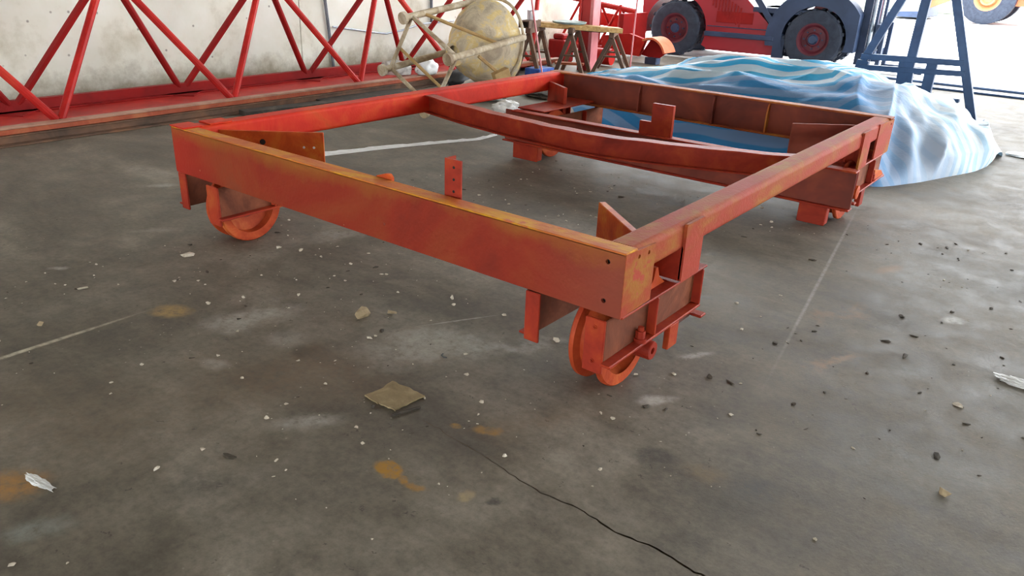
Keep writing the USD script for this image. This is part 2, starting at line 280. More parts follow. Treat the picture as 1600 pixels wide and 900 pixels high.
m_floor = floor_material()
def wall_material():
    n = {'g': ('geometry', {}), 's': ('separate_xyz', {}),
         'n1': ('noise_texture', {'scale': 1.6, 'detail': 8., 'roughness': .65}),
         'r1': ('rgb_ramp', {'ramp': [(.3, lin((204, 200, 180))), (.45, lin((232, 231, 217))), (.7, lin((240, 241, 232)))]}),
         'd': ('map_range', {'from_min': .5, 'from_max': 0., 'to_min': -.25, 'to_max': .6, 'clamp': False}),
         'n2': ('noise_texture', {'scale': 3.5, 'detail': 6., 'roughness': .7}),
         'a': ('math', {'math_type': 'add'}), 'c': ('map_range', {'from_min': .55, 'from_max': 1.0, 'to_min': 0., 'to_max': .75, 'clamp': True}),
         'm': ('mix_color', {'b': lin((128, 114, 84))}),
         'v': ('voronoi_texture', {'scale': 5.}), 'rv': ('rgb_ramp', {'ramp': [(0, (.8, .8, .8)), (.05, (.5, .5, .5)), (.08, (0, 0, 0)), (1, (0, 0, 0))]}),
         'm2': ('mix_color', {'b': lin((96, 86, 74))}),
         'b': ('bump', {'strength': .2, 'distance': .01}), 'p': ('principled_bsdf', {'roughness': .85})}
    l = [('g.position', 'n1.vector'), ('n1.fac', 'r1.fac'), ('g.position', 's.vector'), ('s.z', 'd.value'), ('g.position', 'n2.vector'), ('n2.fac', 'a.value1'), ('d.result', 'a.value2'),
         ('a.value', 'c.value'), ('r1.color', 'm.a'), ('c.result', 'm.fac'), ('g.position', 'v.vector'), ('v.distance', 'rv.fac'), ('m.result', 'm2.a'), ('rv.color', 'm2.fac'),
         ('m2.result', 'p.base_color'), ('n2.fac', 'b.height'), ('b.normal', 'p.normal')]
    return usdkit.material(stage, '/World/Looks/stained_plaster', n, l, surface='p.BSDF')
m_wall = wall_material()
def tarp_material():
    n = {'t': ('texture_coordinate', {}), 's': ('separate_xyz', {}), 'g': ('geometry', {}),
         'n1': ('noise_texture', {'scale': 1.3, 'detail': 2.}), 'nm': ('math', {'math_type': 'multiply', 'value2': .25}),
         'k': ('math', {'math_type': 'multiply', 'value2': 2.7}), 'a': ('math', {'math_type': 'add'}), 'f': ('math', {'math_type': 'fraction'}),
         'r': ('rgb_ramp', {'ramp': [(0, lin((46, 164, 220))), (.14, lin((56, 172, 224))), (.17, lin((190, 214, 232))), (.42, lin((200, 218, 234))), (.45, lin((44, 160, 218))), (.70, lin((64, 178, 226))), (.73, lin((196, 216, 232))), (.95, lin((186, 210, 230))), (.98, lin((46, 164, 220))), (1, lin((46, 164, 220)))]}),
         'w': ('map_range', {'from_min': .62, 'from_max': .76, 'to_min': 0., 'to_max': .5, 'clamp': True}),  # whitens the right end: strong outside light painted into the cloth
         'm0': ('mix_color', {'b': lin((40, 112, 180))}), 'w0': ('map_range', {'from_min': 2.28, 'from_max': 2.08, 'to_min': 0., 'to_max': .75, 'clamp': True}), 'm': ('mix_color', {'b': lin((236, 240, 242))}),  # w0 turns the low front deep blue, shade painted into the stripes
         'bn': ('noise_texture', {'scale': 14., 'detail': 4.}), 'b': ('bump', {'strength': .3, 'distance': .02}),
         'p': ('principled_bsdf', {'roughness': .6, 'specular_ior_level': .3}), 'tr': ('translucent_bsdf', {}), 'x': ('mix_closure', {'fac': .1})}
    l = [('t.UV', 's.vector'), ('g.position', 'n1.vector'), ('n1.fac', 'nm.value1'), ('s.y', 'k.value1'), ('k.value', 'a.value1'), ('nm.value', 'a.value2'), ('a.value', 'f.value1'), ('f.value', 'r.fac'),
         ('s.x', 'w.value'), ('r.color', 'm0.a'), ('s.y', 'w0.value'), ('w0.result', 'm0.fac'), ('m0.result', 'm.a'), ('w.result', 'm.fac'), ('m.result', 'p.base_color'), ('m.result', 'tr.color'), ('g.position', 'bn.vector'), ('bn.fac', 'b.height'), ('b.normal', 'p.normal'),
         ('p.BSDF', 'x.closure1'), ('tr.BSDF', 'x.closure2')]
    return usdkit.material(stage, '/World/Looks/striped_tarpaulin', n, l, surface='x.closure')
m_tarp = tarp_material()

# ================================================================ setting
# (the crack is cut below, once its course is known)
def flat(x0, x1, y0, y1, z): return trimesh.Trimesh([(x0, y0, z), (x1, y0, z), (x1, y1, z), (x0, y1, z)], [(0, 1, 2), (0, 2, 3)], process=False)
from shapely.ops import unary_union
m_crackdirt = mat('crack_dirt', [(0, (70, 58, 46)), (1, (104, 88, 68))], scale=12, rough=.95)
def crack_floor():
    pts = []
    r = np.random.default_rng(3)
    px = CRACK
    for (a, b) in zip(px[:-1], px[1:]):
        a, b = np.array(a), np.array(b); k = max(2, int(np.linalg.norm(b - a) / .02))
        for t in np.linspace(0, 1, k, endpoint=False): pts.append(a + (b - a) * t + r.normal(0, .0022, 2))
    pts.append(np.array(px[-1])); pts = np.array(pts)
    w = np.interp(np.linspace(0, 1, len(pts)), [0, .12, .3, .5, 1], [.0008, .0011, .0022, .0036, .0044]) * r.uniform(.6, 1.4, len(pts))
    t = np.gradient(pts, axis=0); nrm = np.stack([-t[:, 1], t[:, 0]], 1); nrm /= np.linalg.norm(nrm, axis=1)[:, None]
    groove = Polygon(np.vstack([pts + nrm * w[:, None], (pts - nrm * w[:, None])[::-1]])).buffer(0)
    return groove
CRACK = [(-1.615, 1.655), (-1.482, 1.641), (-1.376, 1.635), (-1.317, 1.63), (-1.213, 1.616), (-1.149, 1.607), (-1.062, 1.599), (-0.988, 1.611), (-0.931, 1.613), (-0.847, 1.603), (-0.8, 1.597), (-0.704, 1.61), (-0.625, 1.611), (-0.565, 1.599), (-0.534, 1.601), (-0.467, 1.592), (-.1, 1.60), (.5, 1.58)]
groove = crack_floor()
pl = Polygon([(-9, -8), (9, -8), (9, 12.75), (-9, 12.75)]).difference(groove)
fl = [trimesh.creation.triangulate_polygon(g, engine='earcut') for g in getattr(pl, 'geoms', [pl])]
fm = trimesh.util.concatenate([trimesh.Trimesh(np.c_[v, np.zeros(len(v))], f, process=False) for v, f in fl])
if fm.face_normals[:, 2].mean() < 0: fm.invert()
obj('floor', fm, m_floor, kind='structure', smooth=False)
obj('crack_bottom', flat(-1.8, .7, 1.4, 1.9, -.007), m_crackdirt, '/World/floor', smooth=False)
obj('floor', flat(-70, 60, 12.75, 130, -.004), m_out, kind='structure', smooth=False)          # concrete yard outside
def wall_left():
    seams = [-8, -2.6, 1.9, 6.39, 12.4]
    for a, b in zip(seams[:-1], seams[1:]):
        obj('wall_left', cbox(-8.5, -8.28, a + .004, b - .004, 0, 5.2, .006), m_wall, kind='structure')
wall_left()
obj('ceiling', cbox(-8.6, 9.1, -8.2, 14.2, 5.2, 5.35), m_roof, kind='structure')  # unseen hall roof, height and overhang set to hold back sky light
obj('wall_added_rear', cbox(-8.5, 9, -8.2, -8, 2.0, 5.2), m_wall, kind='structure')  # added out of view, open below, to meter light from behind the camera
obj('wall_added_right', cbox(8.9, 9.1, -8.2, 6.5, 0, 5.2), m_wall, kind='structure')  # added out of view to darken the hall and right-hand floor
for i, y in enumerate((12.46, 13.05)):
    obj('sliding_gate_rail', cbox(-3.35, 6, y - .035, y + .035, 0, .028), m_glaresteel,
        label=('dark steel gate rail in the ground, the one nearer the tarpaulin', 'dark steel gate rail in the ground, the farther one near the forklift')[i], cat='rail')
obj('far_kerb', cbox(-26, -4.9, 37, 37.5, 0, .34, .03), m_kerb, label='low grey green kerb wall far across the white yard', cat='kerb')

# ================================================================ trolley frame
T = thing('crane_trolley_frame', 'rusty red and yellow steel trolley frame on four flanged wheels', 'trolley frame', (-2.58, 4.0, 0))
X0, X1, Y0, Y1, ZT = -3.99, -1.165, 2.18, 5.82, .59
front = Polygon([(X0, .34), (X1, .345), (X1, ZT - .006), (X0, ZT - .006)])
for hx, hz, hr in ((-1.232, .545, .009), (-1.236, .397, .009), (-2.345, .42, .006)): front = front.difference(Point(hx, hz).buffer(hr, 8))
fb = obj('front_beam', extr(front, 'y', Y0, Y0 + .012), m_front, T, smooth=False)
obj('top_flange', cbox(X0, X1, Y0, Y0 + .085, ZT - .012, ZT, .005), m_top, fb, label='yellow worn top flange')
obj('bottom_flange', cbox(X0 + .01, X1 - .01, Y0 + .012, Y0 + .085, .34, .352), m_front, fb)
obj('hole_backing', cbox(-1.26, -1.2, Y0 + .02, Y0 + .03, .37, .57), m_hole, fb)
obj('corner_plate', cbox(X0 - .005, X0 + .13, Y0 - .006, Y0 + .11, ZT, ZT + .008), m_left, T)
rp = lambda x0, x1, z0, z1, r: sbox(x0 + r, z0 + r, x1 - r, z1 - r).buffer(r, 6)
rb = obj('right_beam', extr(rp(X1 - .125, X1 - .004, .475, ZT, .028), 'y', Y0 + .086, Y1 - .05), m_right, T)
def weld(y0, y1, x, z):
    return tube([(x + .002 * math.sin(k * 2.1), y, z) for k, y in enumerate(np.linspace(y0, y1, 30))], .006, 6)
lb = obj('left_beam', extr(rp(X0, X0 + .125, .45, ZT, .022), 'y', Y0 + .086, Y1 - .05), m_left, T)
obj('splice_plate', cbox(X0 + .005, X0 + .12, Y0 + .16, Y0 + .30, ZT - .001, ZT + .008), m_left, lb)
# far beam: an I-section
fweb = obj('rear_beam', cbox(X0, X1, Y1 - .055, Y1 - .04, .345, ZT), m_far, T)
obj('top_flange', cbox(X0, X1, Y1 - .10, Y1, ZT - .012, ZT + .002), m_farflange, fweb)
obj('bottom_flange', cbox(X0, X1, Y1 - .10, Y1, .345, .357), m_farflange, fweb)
for sx in (-2.45, -2.02, -3.1):
    obj('stiffener', extr(Polygon([(Y1 - .055, .357), (Y1 - .10, .357), (Y1 - .10, .50), (Y1 - .085, .56), (Y1 - .055, .578)]), 'x', sx, sx + .012), m_farflange if sx == -2.02 else m_far, fweb)
# bent cross member
bx = np.array([(-3.87, 4.03), (-3.45, 3.925), (-3.05, 3.85), (-2.7, 3.81), (-2.34, 3.80), (-2.1, 3.845), (-1.9, 3.905), (-1.7, 3.975), (-1.47, 4.065), (-1.285, 4.16)])
from scipy.interpolate import CubicSpline
cs = CubicSpline(bx[:, 0], bx[:, 1]); gx = np.linspace(-3.87, -1.285, 40); gy = cs(gx)
def curved(y_off0, y_off1, z0, z1, wob=0):
    V, Fc = [], []
    for i, (x, y) in enumerate(zip(gx, gy)):
        w = wob * math.sin(i * 1.3) * math.sin(i * .37 + 1)
        V += [(x, y + y_off0, z0 + w), (x, y + y_off1, z0 + w), (x, y + y_off1, z1 + w), (x, y + y_off0, z1 + w)]
    for i in range(len(gx) - 1):
        a, b = 4 * i, 4 * i + 4
        for j in range(4):
            k = (j + 1) % 4
            Fc += [(a + j, b + j, b + k), (a + j, b + k, a + k)]
    e = 4 * (len(gx) - 1); Fc += [(0, 1, 2), (0, 2, 3), (e, e + 2, e + 1), (e, e + 3, e + 2)]
    m = trimesh.Trimesh(V, Fc, process=False); trimesh.repair.fix_normals(m); return m
cw = obj('bent_cross_member', curved(.03, .038, .458, .572), m_bogie, T, smooth=False)
obj('top_flange', curved(-.012, .07, .566, .574, .0025), m_bogie, cw, smooth=False)
obj('bottom_flange', curved(-.012, .07, .452, .460), m_bogie, cw, smooth=False)
# transverse carrier beam between the far wheels
YT = 4.87
tw = obj('carrier_beam', cbox(-3.83, -1.115, YT + .035, YT + .047, .14, .38), m_far, T)
obj('top_flange', cbox(-3.75, -1.115, YT, YT + .085, .372, .384), m_bogie, tw)
obj('bottom_flange', cbox(-3.83, -1.115, YT, YT + .085, .132, .144), m_bogie, tw)
obj('post_plate', extr(Polygon([(-2.62, .384), (-2.37, .384), (-2.37, .60), (-2.53, .60), (-2.53, .47), (-2.62, .47)]), 'y', YT + .03, YT + .06), m_bogie, T, smooth=False)
# diagonal lugs at the four corners
def lug(p, q, z0, z1, w, m):
    return obj('corner_lug', bar((*p, (z0 + z1) / 2), (*q, (z0 + z1) / 2), w, z1 - z0), m, T)
l1 = lug((-3.865, 2.385), (-3.43, 2.755), .33, .56, .014, m_orangeplate)
dl = np.array([.435, .37]); dl /= np.linalg.norm(dl); nl = np.array([dl[1], -dl[0]])
for tt in (.235, .46, .515):
    c = np.array([-3.865, 2.385]) + dl * tt + nl * .0072; zc = .50 if tt < .3 else .475; rr_ = .016 if tt < .3 else .007
    obj('bolt_hole', rod((*c, zc), (*(c + nl * .002), zc), rr_), m_hole if tt < .3 else m_white, l1)
lug((-1.60, 2.735), (-1.25, 2.45), .34, .56, .032, m_orangeplate)
lug((-1.64, 5.17), (-1.26, 5.50), .36, .56, .016, m_far)
lug((-3.87, 5.56), (-3.57, 5.36), .30, .53, .03, m_bogie)
# upright angle post and clip behind the front beam
pa = obj('angle_post', extr(Polygon([(-2.08, 2.275), (-2.08, 2.335), (-2.072, 2.335), (-2.072, 2.283), (-1.992, 2.283), (-1.992, 2.275)]), 'z', .36, .742), m_bogie, T, smooth=False)
for zc in (.71, .66, .61, .56): obj('bolt_hole', rod((-2.03, 2.2755, zc), (-2.03, 2.2735, zc), .006), m_hole, pa)
obj('clip_plate', extr(Polygon([(-2.48, .40), (-2.385, .40), (-2.385, .598), (-2.40, .612), (-2.42, .612), (-2.48, .592)]), 'y', 2.268, 2.284), m_orangeplate, T, smooth=False)
# end plates and hanger strips on the right side; A mirrored copy on the left
def end_plate(x, y0, y1, sgn, holes):
    lo = .348
    poly = Polygon([(y0, lo), (y1, lo + .006), (y1, ZT - .015), (y0, ZT - .004)])
    for hy, hz in holes: poly = poly.difference(Point(hy, hz).buffer(.008, 8))
    e = obj('end_plate', extr(poly, 'x', x, x + .010), m_right, T, smooth=False)
    return e
e1 = end_plate(X1 - .008, Y0 + .001, 2.395, 1, [(2.275, .556), (2.345, .553)])
obj('hole_backing', cbox(X1 - .016, X1 - .010, 2.26, 2.36, .54, .57), m_hole, e1)
end_plate(X1 - .008, 5.45, Y1 - .001, -1, [(5.75, .55)])
end_plate(X0 - .004, Y0 + .001, 2.33, 1, [])
for y0, y1 in ((2.63, 2.79), (5.06, 5.24)):
    h_ = obj('hanger_strip', extr(rp(y0, y1, .352, ZT - .004, .008), 'x', X1 - .004, X1 + .010), m_right, T)
    obj('hanger_fin', cbox(X1 - .12, X1 + .006, y0 if y0 < 4 else y1 - .012, y0 + .012 if y0 < 4 else y1, .352, .50), m_bogie, h_)

def wheel(x, y, r=.19):
    w = obj('wheel', lathe([(.07, r * .74), (.07, r - .006), (.064, r), (.047, r), (.036, r - .03), (-.036, r - .03), (-.047, r), (-.064, r), (-.07, r - .006), (-.07, r * .78), (-.03, r * .72), (-.02, .06), (.02, .06), (.03, r * .72), (.07, r * .80)], (1, 0, 0), (x, y, r), 56), m_wheel, T)
    obj('wheel_web', lathe([(.028, .0), (.028, .062), (.012, .07), (.012, r * .74), (-.018, r * .74), (-.018, .0)], (1, 0, 0), (x, y, r), 40), m_wheeldk, w)
    return w
def bolt(p, up, m, parent, r=.016, h=.05):
    up = np.asarray(up, float); p = np.asarray(p, float)
    return obj('bolt', [rod(p, p + up * h * .25, r * 1.5, 12), rod(p + up * h * .2, p + up * h * .75, r * 1.1, 6), rod(p + up * h * .7, p + up * h, r * .7, 8)], m, parent)
def bogie(dx, s, yw, detailed, fw=.076, dxi=None):
    """s=+1: near end, -1: far end mirrored. dx shifts the pair of channels along x"""
    m = lambda y: y if s > 0 else 8.0 - y
    b = lambda x0, x1, y0, y1, z0, z1, c=.003: cbox(x0 + dx, x1 + dx, m(y0), m(y1), z0, z1, c)
    ch = obj('outer_channel', b(-1.208, -1.198, 2.150, 2.87, .160, .336), m_bogiedk, T)
    obj('flange', b(-1.20, -1.158, 2.130, 2.87, .166, .178), m_bogie, ch)
    obj('front_plate', b(-1.205 - fw, -1.199, 2.142, 2.154, .125, .338), m_bogie, ch)
    obj('stiffener', b(-1.20, -1.16, 2.462, 2.474, .178, .336), m_bogie, ch)
    obj('stiffener', b(-1.20, -1.16, 2.856, 2.868, .178, .336), m_bogie, ch)
    if detailed:
        bolt((-1.180 + dx, m(2.385), .178), (0, 0, 1), m_bogie, ch, .017, .06)
        for z in (.17, .305): bolt((-1.24 + dx, m(2.142), z), (0, -s, 0), m_bogie, ch, .007, .012)
        obj('hanger_leg', b(-1.185, -1.16, 2.60, 2.68, .06, .166), m_bogie, ch)
        obj('hanger_leg', b(-1.205, -1.195, 2.68, 2.86, .11, .166), m_wheeldk, ch)
        obj('foot_clip', b(-1.205, -1.14, 2.85, 2.90, .12, .132), m_bogie, ch)
    if dxi is not None: dx = dxi
    inn = obj('inner_channel', b(-1.575, -1.565, 2.185, 2.86, .135, .338), m_bogiedk, T)
    obj('front_plate', b(-1.575, -1.508, 2.178, 2.19, .132, .338), m_bogie, inn)
    obj('flange_tip', b(-1.60, -1.575, 2.178, 2.24, .150, .160), m_bogie, inn)
    return ch
bogie(0, 1, 2.34, True)
obj('bogie_top_plate', cbox(-1.42, X1 + .004, Y0 + .014, 2.895, .338, .3475), m_bogie, T)
obj('bogie_top_plate', cbox(-1.42, X1 + .004, 5.06, Y1 - .11, .344, .356), m_bogie, T)
obj('lifting_horn', extr(Polygon([(2.47, .348), (2.60, .348), (2.55, .385), (2.53, .43), (2.515, .43), (2.505, .385)]), 'x', X1 - .06, X1 - .045), m_orangeplate, T)
bogie(-2.355, 1, 2.35, False, .095, -2.405)
w1 = wheel(-1.285, 2.345); w2 = wheel(-3.635, 2.345)
obj('axle', lathe([(0, .0), (0, .038), (.115, .038), (.120, .035), (.120, .014), (.10, .014), (.10, .0)], (1, 0, 0), (-1.265, 2.435, .128), 28), m_bogie, w1)
# far wheels behind their guard plates
bogie(0, -1, 5.2, True)
w3 = wheel(-1.29, 5.17); bogie(-2.30, -1, 5.2, False); obj('bogie_top_plate', cbox(-3.76, -3.50, 4.97, 5.70, .384, .395), m_bogie, T); w4 = wheel(-3.60, 5.17)
obj('axle', lathe([(0, .0), (0, .044), (.115, .044), (.12, .02), (.12, .0)], (1, 0, 0), (-1.265, 5.17, .19), 24), m_orangeplate, w3)
for x0, x1 in ((-1.42, -1.245), (-3.73, -3.49)):
    g_ = obj('wheel_guard', cbox(x0, x1, YT + .02, YT + .032, .008, .132), m_bogie, T)
    obj('guard_side', cbox(x1 - .012, x1, YT + .032, YT + .09, .012, .132), m_bogie, g_)
obj('end_bracket', extr(Polygon([(5.50, .04), (5.56, .04), (5.58, .128), (5.48, .128)]), 'x', -1.235, -1.205), m_bogie, T)
obj('end_bracket', extr(Polygon([(5.60, .17), (5.93, .15), (5.80, .22), (5.62, .25)]), 'x', -1.205, -1.17), m_orangeplate, T)

# ================================================================ lattice girder along the wall
G = thing('lattice_girder', 'long red triangular lattice girder lying along the white wall', 'lattice girder', (-7.2, 4.0, 0))
XF, XB, XTP = -6.8, -7.8, -7.32
obj('base_plate', cbox(-7.74, -6.86, -4, 9.9, .03, .05), m_truss, G)
obj('rear_chord', [cbox(-7.82, -7.74, -4, 9.9, .0, .15), cbox(-7.82, -7.66, -4, 9.9, .05, .062)], m_trussdk, G)
fcx = obj('front_chord', cbox(-6.88, -6.715, -4, 9.9, .076, .118), m_orangerust, G)
obj('chord_top', cbox(-6.90, -6.80, -4, 9.9, .112, .122), m_truss, fcx)
obj('rail_strip', cbox(-6.80, -6.71, -4, 9.9, .116, .134), m_rail, fcx, label='worn pinkish rail strip')
ztop = 1.27; tops = [0.33 + 1.63 * k for k in range(-2, 7)]
for k, yt in enumerate(tops):
    top = np.array([XTP, yt, ztop])
    for xs, dy, m in ((XF - .03, -.80, m_truss), (XF - .03, .80, m_truss), (XB + .03, -.75, m_trussdk), (XB + .03, .80, m_trussdk)):
        foot = np.array([xs, yt + dy, .12])
        if foot[1] > 9.8 or foot[1] < -4: continue
        obj('lattice_tube', rod(top, foot, .033, 10), m, G)
obj('top_chord', rod((XTP, -4, ztop), (XTP, 9.9, ztop), .05, 12), m_truss, G)
for yt in tops:
    if yt + .8 < 9.5: obj('gusset', extr(Polygon([(-7.74, yt + .6), (-7.5, yt + .8), (-7.74, yt + 1.05)]), 'z', .05, .062), m_trussdk, G)
BR_ = thing('rail_beam', 'rusty brown steel rail beam on the floor in front of the red lattice girder', 'steel beam', (-6.75, 4, 0))
obj('web', cbox(-6.78, -6.70, -4, 7.6, .012, .072), m_brown, BR_)
obj('bottom_flange', cbox(-6.84, -6.625, -4, 7.6, 0, .014), m_brown, BR_)
obj('top_flange', cbox(-6.82, -6.69, -4, 7.6, .062, .074), m_brown, BR_)
# boards on the floor
for (x, y, L, w, a, z, lab) in ((-6.42, 5.3, 2.0, .16, 1.45, .05, 'dark flat board on the floor behind the left beam, nearest to it'), (-6.58, 5.95, 1.3, .22, 1.5, .03, 'dark grey board on the floor behind the left beam, nearer the rail beam')):
    d = np.array([math.cos(a), math.sin(a), 0]) * L / 2; c = np.array([x, y, z / 2])
    obj('board', bar(c - d, c + d, w, z), m_darkwood, label=lab, cat='board')

# ================================================================ left wall pipes
wp_ = obj('drain_pipe', tube([(-8.245, 6.76, 5.2), (-8.245, 6.77, .9), (-8.245, 6.86, .02)], .02, 10), m_steel, label='thin grey vertical pipe on the white wall behind the girder', cat='pipe')
obj('wall_conduit', tube([(-8.24, 6.87, .575), (-8.24, 7.2, .53), (-8.24, 7.5, .485), (-8.24, 7.8, .447), (-8.24, 8.1, .475), (-8.24, 8.5, .55), (-8.24, 9.2, .57)], .013, 8), m_silver, label='thin bent silver conduit running across the wall', cat='pipe')
obj('drain_pipe', tube([(-8.245, 8.70, 5.2), (-8.245, 8.72, .55)], .022, 10), m_steel, label='pale grey vertical pipe on the wall above the concrete hopper', cat='pipe')

# ================================================================ concrete hopper on its side
D_ = 7.55
def cs2w(px, py, depth): return np.array(EYE) + depth * ((px - 800) / 1204.76 * R_ - (py - 450) / 1204.76 * U_ + F_)
K = D_ / 1204.76 / .008
def cv(v): return K * (v[0] * R_ + v[1] * U_ + v[2] * F_)
F1 = np.array([-5.90, 5.94, .80])
va, vb, vc = cv((-.26, -.66, .433)), cv((.58, -.52, -.445)), cv((.84, .22, .838))
ua, ub, uc = (v / np.linalg.norm(v) for v in (va, vb, vc))
F1 = cs2w(640, 26, D_)
F2, F3 = cs2w(607, 107, D_ + .433 * K), cs2w(710, 90, D_ - .445 * K); va, vb, vc = F2 - F1, F3 - F1, cs2w(752, 0, D_ + .838 * K) - F1
ua, ub, uc = (v / np.linalg.norm(v) for v in (va, vb, vc)); F4 = F1 + va + vb
H = thing('concrete_hopper', 'cement-crusted concrete hopper with pipe cage lying on its side behind the left beam', 'concrete hopper', (float(F4[0]), float(F4[1]), 0))
side = np.linalg.norm(va); ctr0 = F1 + (va + vb) / 2; MC = ctr0 + vc
RM = .57 * K
prof = [(-.70, .10), (-.70, .16), (-.60, .20), (-.46, .33), (-.26, .48), (-.12, .555), (0, .57), (.0, .55), (-.2, .53), (-.43, .38), (-.6, .17), (-.6, 0)]
hb = obj('bowl', lathe([(p * K, q * K) for p, q in prof], uc, MC, 56), m_cement, H, smooth=60)
ringp = [MC + RM * 1.02 * (math.cos(a) * ua + math.sin(a) * ub) for a in np.linspace(0, 2 * np.pi, 49)]
obj('rim_ring', tube(ringp, .02 * K, 8), m_pipe, H)
for Pn in (F1, F2, F3, F4):
    lg = obj('leg', rod(Pn - uc * .04, Pn + vc * .98, .043 * K, 12), m_pipe, H)
    obj('foot_pad', rod(Pn - uc * .06, Pn - uc * .10, .075 * K, 14), m_pipe, lg)
for A_, B_ in ((F1, F2), (F1, F3), (F2, F4), (F3, F4)):
    obj('brace', rod(A_ + uc * .03, B_ + uc * .03, .027 * K, 10), m_pipe, H)
q = .30
obj('brace', rod(F1 + vc * .18, F3 + vc * .62, .022 * K, 8), m_pipey, H)
obj('brace', rod(F1 + va * .62 + vc * .05, F4 + vc * .30 - va * .05, .022 * K, 8), m_pipey, H)
lv0 = MC + RM * (.1 * ua + .55 * ub) - uc * .42 * K; lv1 = MC + RM * (.55 * ua + .78 * ub) - uc * .10 * K
obj('gate_lever', bar(cs2w(748, 88, 7.6), cs2w(783, 118, 7.75), .045, .03), m_pipey, H)
obj('gate_block', bar(cs2w(772, 122, 7.68), cs2w(794, 112, 7.72), .09, .09), m_pipey, H)
# sacks and bags beside it
obj('sack', lump((-6.98, 6.75, .14), (.20, .17, .10), .3, 1, 3), m_sack, label='crumpled white grey sack on the girder, left of the hopper cage', cat='sack')
obj('sack', lump((-6.75, 7.05, .14), (.13, .16, .12), .3, 5, 3), m_white, label='small white cloth sack under the hopper cage pipe', cat='sack')
obj('bin_bag', lump((-6.40, 7.35, 0), (.15, .26, .15), .25, 2, 3), m_black, label='black plastic bag behind the hopper cage', cat='bag')
obj('sack', lump((-5.70, 6.92, 0), (.30, .24, .16), .3, 3, 3), m_sack, label='pale cement sack with crumpled top lying under the hopper bowl', cat='sack')

# ================================================================ post, trestles, pole
P = thing('steel_column', 'tall red steel column with pink edge behind the trolley frame', 'column', (-6.28, 9.9, 0))
obj('web_face', cbox(-6.385, -6.235, 9.88, 9.90, 0, 5.2), m_post, P)
obj('edge_flange', cbox(-6.235, -6.18, 9.86, 10.05, 0, 5.2), m_pink, P)
obj('back_flange', cbox(-6.40, -6.385, 9.86, 10.05, 0, 5.2), m_post, P)
obj('tie_wire', tube([(-6.6, 9.84, .60), (-6.40, 9.835, .555), (-6.20, 9.835, .55), (-5.95, 9.84, .56)], .006, 6), m_brown, P)
def trestle(top0, top1, spread, zt, lab, m):
    top0, top1 = np.array(top0), np.array(top1); d = top1 - top0; d /= np.linalg.norm(d); nrm = np.array([-d[1], d[0]])
    t = thing('trestle', lab, 'trestle', (*((top0 + top1) / 2), 0))
    obj('top_bar', bar((*top0, zt), (*top1, zt), .07, .07), m, t)
    for p in (top0 + d * .06, top1 - d * .06):
        for s in (-1, 1):
            obj('leg', bar((*p, zt - .03), (*(p + nrm * s * spread), 0), .07, .05, (0, 0, 1)), m, t)
        obj('tie', bar((*(p + nrm * spread * .55), zt * .45), (*(p - nrm * spread * .55), zt * .45), .03, .025), m, t)
    return t
trestle((-6.40, 8.62), (-6.64, 9.30), .17, .60, 'brown steel trestle beside the hopper, left end of the plank table', m_brown)
trestle((-6.10, 9.18), (-6.36, 9.80), .20, .595, 'brown steel trestle in the middle under the plank, left of the red column', m_brown)
trestle((-5.82, 9.80), (-6.12, 10.45), .24, .535, 'brown steel trestle right of the red column', m_brown)
obj('plank', bar((-6.62, 9.02, .66), (-5.76, 9.93, .60), .26, .065), m_wood, label='ochre wooden plank laid across the two trestles', cat='plank')
tb = thing('hollow_beam', 'short brown hollow steel beam end on the left trestle', 'steel beam', (-6.45, 8.6, .6))
hs = sbox(-.075, -.045, .075, .045).difference(sbox(-.062, -.034, .062, .034))
hm = extr(hs, 'y', 0, .42); Rz = trimesh.transformations.rotation_matrix(.25, [0, 0, 1]); hm.apply_transform(Rz); hm.apply_translation((-6.42, 8.55, .68))
obj('tube_wall', hm, m_brown, tb, smooth=False)
pc = lathe([(0, 0), (0, .075), (.11, .075), (.114, .079), (.12, .075), (.12, .068), (.112, .068), (.112, 0)], (0, 0, 1), (-6.50, 8.85, .725), 28)
cn = obj('paint_can', pc, m_can, label='silver paint can standing on the trestle table', cat='can')
obj('grinding_disc', lathe([(0, 0), (0, .2), (.008, .23), (.03, .24), (.034, .2), (.02, .05), (.02, 0)], (0, 0, 1), (-6.28, 9.42, .668), 36), m_disc, label='grey green round lid lying on the plank table', cat='lid')
obj('thin_pole', rod((-5.745, 10.28, 0), (-5.85, 10.5, 1.1), .012, 8), m_pink, label='thin pink pole standing right of the trestle', cat='pole')
obj('hanging_rope', tube([(-6.05, 10.7, 5.2), (-6.02, 10.7, 1.6), (-5.85, 10.52, 1.08)], .007, 6), m_steel, label='thin rope slanting down to the pink pole', cat='rope')
obj('tie_rod', rod((-6.1, 8.6, 0), (-6.55, 8.8, 1.2), .012, 8), m_pink, label='thin pink rod leaning against the plank table', cat='rod')
obj('crate', cbox(-6.45, -6.2, 8.65, 9.0, 0, .12, .01), m_blue, label='low blue crate on the floor under the trestle table', cat='crate')
obj('debris_sheet', lump((-5.30, 7.5, 0), (.22, .2, .06), .4, 9, 3), m_darkwood, label='dark scrap heap on the floor under the back corner of the frame', cat='scrap')
obj('offcut', bar((-6.4, 9.3, .14), (-6.05, 9.5, .14), .12, .03), m_orangerust, label='rusty steel offcut on the blue crate', cat='offcut')

